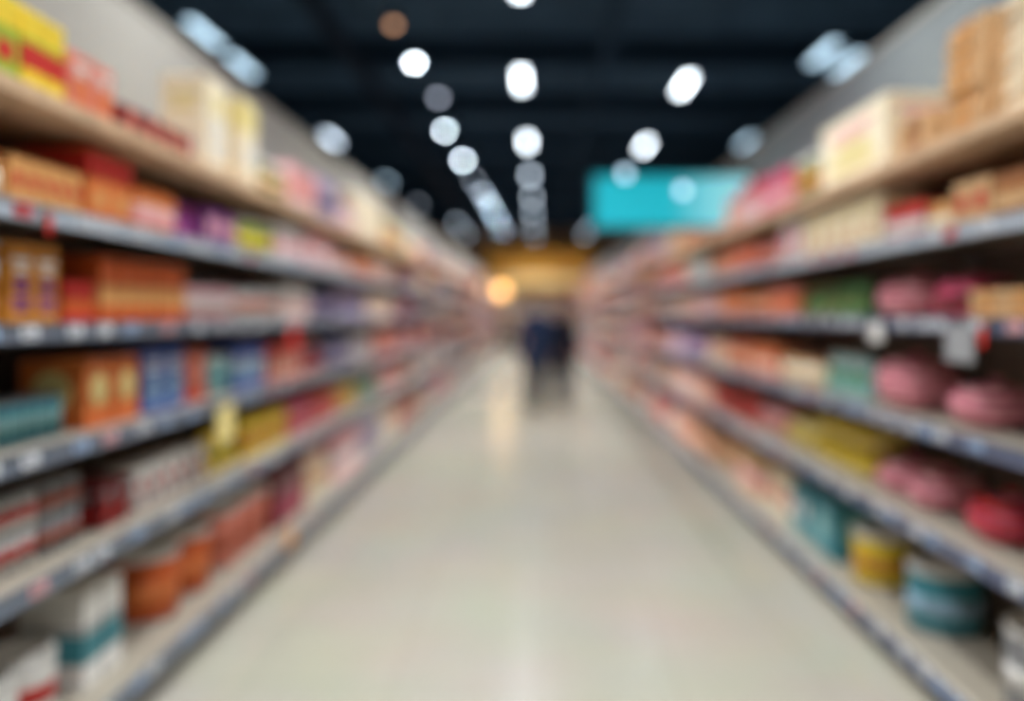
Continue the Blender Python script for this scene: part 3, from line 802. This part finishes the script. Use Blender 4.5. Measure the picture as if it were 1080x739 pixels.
# ---- goods further down the aisle
FARPAL = {'left': ['pale pink','white','salmon','peach','lilac','cream','pale pink','orange','pale blue','grey','rust','amber','pale yellow','pink','navy','red','brown','dark red'],
          'right': ['salmon','peach','pale pink','orange','cream','pink','white','tan','rust','red','lilac','salmon','amber','pale teal','brown','kraft brown','dark red']}
rng = random.Random(5)
for side in ('left', 'right'):
    for lv in range(6):
        y = max([it[3][1] for it in ITEMS if it[5].find(' %s %s shelf' % (LVN[lv], side)) > 0]) + .2
        last = None
        while y < Y0 + BAY*NB - .3:
            kind = rng.choice(['carton','carton','tin','jar','pouch','bottle','can','carton','packet','bag'])
            c = rng.choice(FARPAL[side]); a = rng.choice([q for q in FARPAL[side] if q != c]); a2 = rng.choice(['white','red','cream','navy'])
            if (kind, c) == last: continue
            last = (kind, c)
            deco = rng.choice(['band','split','disc','print']) if kind == 'carton' else 'band'
            if look(kind, c, deco, a) + '|%s %s shelf, %s bay' % (LVN[lv], side, ORD[min(NB-1, int((y+.01-Y0)/BAY))]) in LOOKS: continue
            ww = {'carton': rng.choice((.14,.18,.22)), 'tin': .16, 'jar': .11, 'pouch': .17, 'bottle': .1, 'can': .1, 'packet': .24, 'bag': .26}[kind]
            room = .3 if lv < 5 else .46
            hh = {'carton': rng.uniform(.18, .27), 'tin': rng.uniform(.18, .25), 'jar': .17, 'pouch': .22, 'bottle': .26, 'can': .12, 'packet': .06, 'bag': .19}[kind]
            if lv == 5: hh *= 1.25
            if lv == 0: hh *= 1.15
            n = rng.randint(3, 6)
            if kind in ('can', 'jar', 'bottle'): n += 2
            st = 2 if kind == 'can' else (4 if kind == 'packet' else 1)
            y1 = min(y + n*ww, Y0 + BAY*NB - .02)
            n = max(1, int((y1-y)/ww + .01))
            run(side, lv, y, y + n*ww, kind, n, round(hh, 2), c, deco, a, a2,
                depth=.24 if kind != 'pouch' else .12, stack=st)
            y += n*ww + .02
for lv in range(6):
    x = -1.9; i = 0
    while x < 1.85:
        c = rng.choice(['brown','rust','grey','cream','dark red','tan','olive','navy','kraft brown']); a = rng.choice(['cream','white','tan','red','amber'])
        n = 3
        run('left', lv, x, x+.5, 'carton', n, round(rng.uniform(.2, .27), 2), c, rng.choice(['band','disc','print','split']), a, 'white', depth=.22, far_x=1)
        x += .52
# keep 300 of each kind as things, nearest first; the rest of that kind is one mass of goods
counts = {}
ITEMS.sort(key=lambda t_: t_[0])
PM = {}; JM = {}; rest = {}
seen_labels = {}
for (yk, kind, key, loc, rz, lab, grp) in ITEMS:
    counts[kind] = counts.get(kind, 0) + 1
    parts = CACHE[key]
    if counts[kind] > 300:
        rest.setdefault(kind, []).append((key, loc, rz)); continue
    if seen_labels.get(lab): print('DUP', lab)
    seen_labels[lab] = 1
    if len(lab.split()) > 16: print('LONG', lab)
    nm = kind
    if loc[1] < 15:
        if key not in PM: PM[key] = [(n_, b.mesh(n_)) for n_, b in parts]
        t = empty(nm, loc, rz)
        for n_, me in PM[key]: obj(n_, me, t)
    else:
        if key not in JM:
            b = MB()
            for n_, q in parts: b.merge(q)
            JM[key] = b.mesh(nm)
        t = obj(nm, JM[key], loc=loc, rz=rz)
    tag(t, lab, kind, grp)
for kind, lst in rest.items():
    b = MB()
    for key, loc, rz in lst:
        M = Matrix.Translation(loc) @ Matrix.Rotation(rz, 4, 'Z')
        for n_, q in CACHE[key]: b.merge(q, M)
    tag(obj(kind, b), 'distant rows of assorted %s filling the shelves near the far end' % (kind + ('es' if kind == 'pouch' else 's')), kind, kind='stuff')
print('COUNTS', counts)

# ------------------------------------------------------------------ shelf talkers clipped to the rails
def talker(side, lv, px, shape, c, w, h, label, up=False):
    y = L(px) if side == 'left' else Rr(px)
    sg = -1 if side == 'left' else 1
    x = sg*(FRONT[side]-.004)
    t = tag(empty('shelf_talker', (x, y, LEVELS[side][lv]-.02), R(90) if side == 'left' else R(-90)), label, 'shelf sign')
    cl = MB(); cl.cbox((0, -.012, 0), (.03, .014, .05), M_up, .002); obj('clip', cl, t)
    p = MB()
    sgn = 1 if up else -1
    if shape == 'disc': p.lathe([(w/2, -.001), (w/2, .001)], mat('card_'+c.replace(' ', '_'), PAL[c], rough=.4), n=32, c=(0, -.021, sgn*(w/2)), axis='Y')
    else: p.box((0, -.0205, sgn*h/2), (w, .002, h), mat('card_'+c.replace(' ', '_'), PAL[c], rough=.4))
    obj('card', p, t)
talker('left', 2, 292, 'disc', 'red', .19, .19, 'round red card sign hanging below the third left shelf edge')
talker('left', 3, 215, 'card', 'pale yellow', .2, .17, 'pale yellow card sign hanging below the fourth left shelf edge')
talker('left', 5, 288, 'card', 'amber', .2, .1, 'small amber card on the bottom left shelf edge', up=True)
talker('left', 1, 16, 'card', 'red', .03, .06, 'small red ticket on the second left shelf edge')
talker('right', 2, 1042, 'card', 'grey', .2, .13, 'grey-white card hanging from the third right shelf edge, nearest the camera')
talker('right', 2, 948, 'card', 'white', .14, .08, 'small white card hanging from the third right shelf edge, before the pink bags')
talker('right', 2, 1068, 'card', 'red', .035, .07, 'small red ticket on the third right shelf edge')

# ------------------------------------------------------------------ people
M_skin = mat('skin', (196,142,116), rough=.5, spec=.35, noise=.05)
def cap(mb, p0, r0, p1, r1, m=None, seg=4):
    m = m or M_skin
    mb.tube(p0, p1, r0, r1, m, n=14); mb.ellip(p0, (r0,)*3, m, 14, 8); mb.ellip(p1, (r1,)*3, m, 14, 8)
def loft(mb, rings, m):
    n = 28; vs = []; fs = []
    for (cx, cy, z, rx, ry) in rings:
        for k_ in range(n):
            a = 2*math.pi*k_/n; vs.append((cx+rx*math.cos(a), cy+ry*math.sin(a), z))
    for i in range(len(rings)-1):
        for k_ in range(n): fs.append((i*n+k_, i*n+(k_+1)%n, (i+1)*n+(k_+1)%n, (i+1)*n+k_))
    fs.append(tuple(range(n))[::-1]); fs.append(tuple((len(rings)-1)*n+k_ for k_ in range(n)))
    mb.add(vs, fs, m, True)
def fuse(name, mb, parent, voxel, m, smooth=6):
    me = mb.mesh(name); o = bpy.data.objects.new(name, me); COL.objects.link(o)
    md = o.modifiers.new('r', 'REMESH'); md.mode = 'VOXEL'; md.voxel_size = voxel; md.use_smooth_shade = True
    sm = o.modifiers.new('s', 'SMOOTH'); sm.factor = .5; sm.iterations = smooth
    dg = bpy.context.evaluated_depsgraph_get(); ev = o.evaluated_get(dg)
    nm = bpy.data.meshes.new_from_object(ev); nm.materials.clear(); nm.materials.append(m)
    o.modifiers.clear(); o.data = nm
    nm.polygons.foreach_set('use_smooth', [True]*len(nm.polygons))
    nm.polygons.foreach_set('material_index', [0]*len(nm.polygons))
    o.parent = parent
    return o
def person(loc, S, label, jacket, trouser, shoe, hairc, coat_len, step, long_hair=False, slim=1.0, face=0):
    """walking figure, built facing +Y (away from the camera), height S*1.75 m"""
    t = tag(empty('person', loc, face), label, 'person'); t.scale = (S, S, S)
    hipz = .93; kz = .5
    fwd, bck = step
    legs = {}
    for sg, dy in ((-1, fwd), (1, bck)):
        hip = Vector((sg*.095*slim, 0, hipz)); ank = Vector((sg*.068, dy, .09 if dy > 0 else .12))
        knee = Vector((sg*.095, dy*.5+.045, kz if dy > 0 else kz-.01))
        legs[sg] = (hip, knee, ank)
    sh = {-1: Vector((-.18*slim, 0, 1.385)), 1: Vector((.18*slim, 0, 1.385))}
    arms = {}
    for sg, dy in ((-1, -.12), (1, .12)):
        el = Vector((sg*.255*slim, dy*.6-.02, 1.13)); wr = Vector((sg*.265*slim, dy*1.3+.05, .89))
        arms[sg] = (sh[sg], el, wr)
    b = MB()
    tors = [(0,0,.86,.13,.09),(0,0,.93,.165*slim,.115),(0,0,1.02,.15*slim,.105),(0,.01,1.12,.135*slim,.095),(0,.01,1.25,.16*slim,.11),(0,0,1.36,.175*slim,.11),(0,0,1.43,.15*slim,.085),(0,0,1.47,.07,.06)]
    loft(b, tors, M_skin)
    for sg in (-1, 1):
        h, k_, a = legs[sg]; cap(b, h, .088, k_, .058); cap(b, k_, .056, a, .038)
        b.ellip(k_.lerp(a, .32)+Vector((0,-.008,0)), (.05,.052,.1), M_skin)
        cap(b, a+Vector((0,-.03,-.05)), .035, a+Vector((0,.13,-.065)), .028)
        s_, e, w = arms[sg]; cap(b, s_, .05, e, .04); cap(b, e, .04, w, .027)
        # hand: palm, four fingers of unequal length and a thumb, slightly curled
        pc = w+Vector((0,.005,-.055)); b.ellip(pc, (.017,.04,.05), M_skin)
        for fi, (oy, ln) in enumerate(((.028,.062),(.010,.072),(-.008,.067),(-.026,.052))):
            p0 = pc+Vector((0, oy, -.035)); p1 = p0+Vector((-sg*.004, oy*.15, -ln*.55)); p2 = p1+Vector((-sg*.018, 0, -ln*.42))
            cap(b, p0, .0095, p1, .0085); cap(b, p1, .0085, p2, .0075)
        p0 = pc+Vector((-sg*.005,.032,.02)); p1 = p0+Vector((-sg*.012,.028,-.03)); cap(b, p0, .012, p1, .010); cap(b, p1, .010, p1+Vector((-sg*.008,.006,-.028)), .0085)
    cap(b, (0,-.005,1.44), .058, (0,.005,1.54), .052)
    hc = Vector((0,.015,1.635))
    b.ellip(hc, (.075,.095,.115), M_skin, 24, 16); b.ellip(hc+Vector((0,.035,-.06)), (.052,.055,.05), M_skin)
    b.ellip(hc+Vector((0,.1,-.012)), (.013,.02,.026), M_skin)           # nose
    b.ellip(hc+Vector((0,.088,-.052)), (.026,.012,.009), M_skin)         # lips
    for sg in (-1, 1): b.ellip(hc+Vector((sg*.077,-.005,-.01)), (.01,.02,.032), M_skin)
    fuse('body', b, t, .006, M_skin)
    M_h = mat('hair_'+hairc.replace(' ', '_'), PAL.get(hairc, (46,32,26)), rough=.6, noise=.35, scale=90, bump=.6)
    hb = MB(); hb.ellip(hc+Vector((0,-.018,.022)), (.084,.098,.108), M_h, 24, 16)
    if long_hair: loft(hb, [(0,-.055,1.42,.07,.03),(0,-.06,1.5,.085,.045),(0,-.05,1.6,.085,.06),(0,-.03,1.68,.07,.06)], M_h)
    fuse('hair', hb, t, .008, M_h)
    eyes = MB(); M_e = mat('eye', (40,30,26), rough=.2)
    for sg in (-1, 1): eyes.ellip(hc+Vector((sg*.03,.084,.004)), (.011,.009,.007), M_e, 12, 8)
    obj('eyes', eyes, t)
    # clothes
    mj = mat('cloth_'+jacket[0], jacket[1], rough=.85, spec=.15, noise=.15, scale=60)
    j = MB(); e = .022
    rings = [(cx, cy, z, rx+e, ry+e) for (cx, cy, z, rx, ry) in tors if z > coat_len]
    low = [(0, 0, coat_len, .205*slim+e, .14+e)] + ([(0, 0, .9, .2*slim+e, .135+e)] if coat_len < .8 else [])
    rings = low + [r_ for r_ in rings if r_[2] > .95]
    loft(j, rings, mj)
    for sg in (-1, 1):
        s_, el, w = arms[sg]; cap(j, s_, .062, el, .052, mj); cap(j, (sg*.05, 0, 1.455), .05, s_+Vector((0, 0, .008)), .055, mj); cap(j, el, .056, w+Vector((0,0,.02)), .042, mj)
    cap(j, (0,-.01,1.44), .068, (0,-.005,1.49), .066, mj)
    fuse('jacket', j, t, .009, mj)
    mt = mat('cloth_'+trouser[0], trouser[1], rough=.85, spec=.15, noise=.12, scale=60)
    tr = MB(); loft(tr, [(0,0,.84,.13,.1),(0,0,.9,.165*slim+.008,.12),(0,0,1.0,.16*slim,.115)], mt)
    for sg in (-1, 1):
        h, k_, a = legs[sg]; tr.ellip(k_.lerp(a, .32)+Vector((0,-.008,0)), (.066,.072,.13), mt); cap(tr, h, .1, k_, .082, mt); cap(tr, k_, .08, a+Vector((0,0,.02)), .066, mt)
    fuse('trousers', tr, t, .009, mt)
    ms = mat('leather_'+shoe[0], shoe[1], rough=.4, spec=.4)
    for sg in (-1, 1):
        a = legs[sg][2]; s_ = MB(); dz = a.z-.09
        cap(s_, (a.x, a.y-.03, .045+dz), .042, (a.x, a.y+.14, .038+dz*.4), .036, ms)
        s_.box((a.x, a.y+.05, .012+dz*.6), (.08, .25, .02), ms)
        s_.ellip((a.x, a.y-.01, .09+dz), (.042,.05,.05), ms)
        fuse('shoe', s_, t, .007, ms)
    return t
PAL['dark brown'] = (48,32,26); PAL['auburn'] = (92,56,44)
person((.0, 13.2, 0.0), 1.02, 'person in navy jacket and dark trousers walking away down the aisle, the left of two', ('navy_wool', (26,36,60)), ('black_cotton', (22,26,42)), ('black', (18,18,20)),
       'dark brown', .76, (.13, -.15))
person((.42, 13.7, 0.0), .99, 'person in long black coat walking away beside the one in navy, the right of two', ('black_wool', (18,20,30)), ('grey_cotton', (52,52,62)), ('dark', (30,28,28)),
       'auburn', .66, (.13, -.15), long_hair=True, slim=.95)
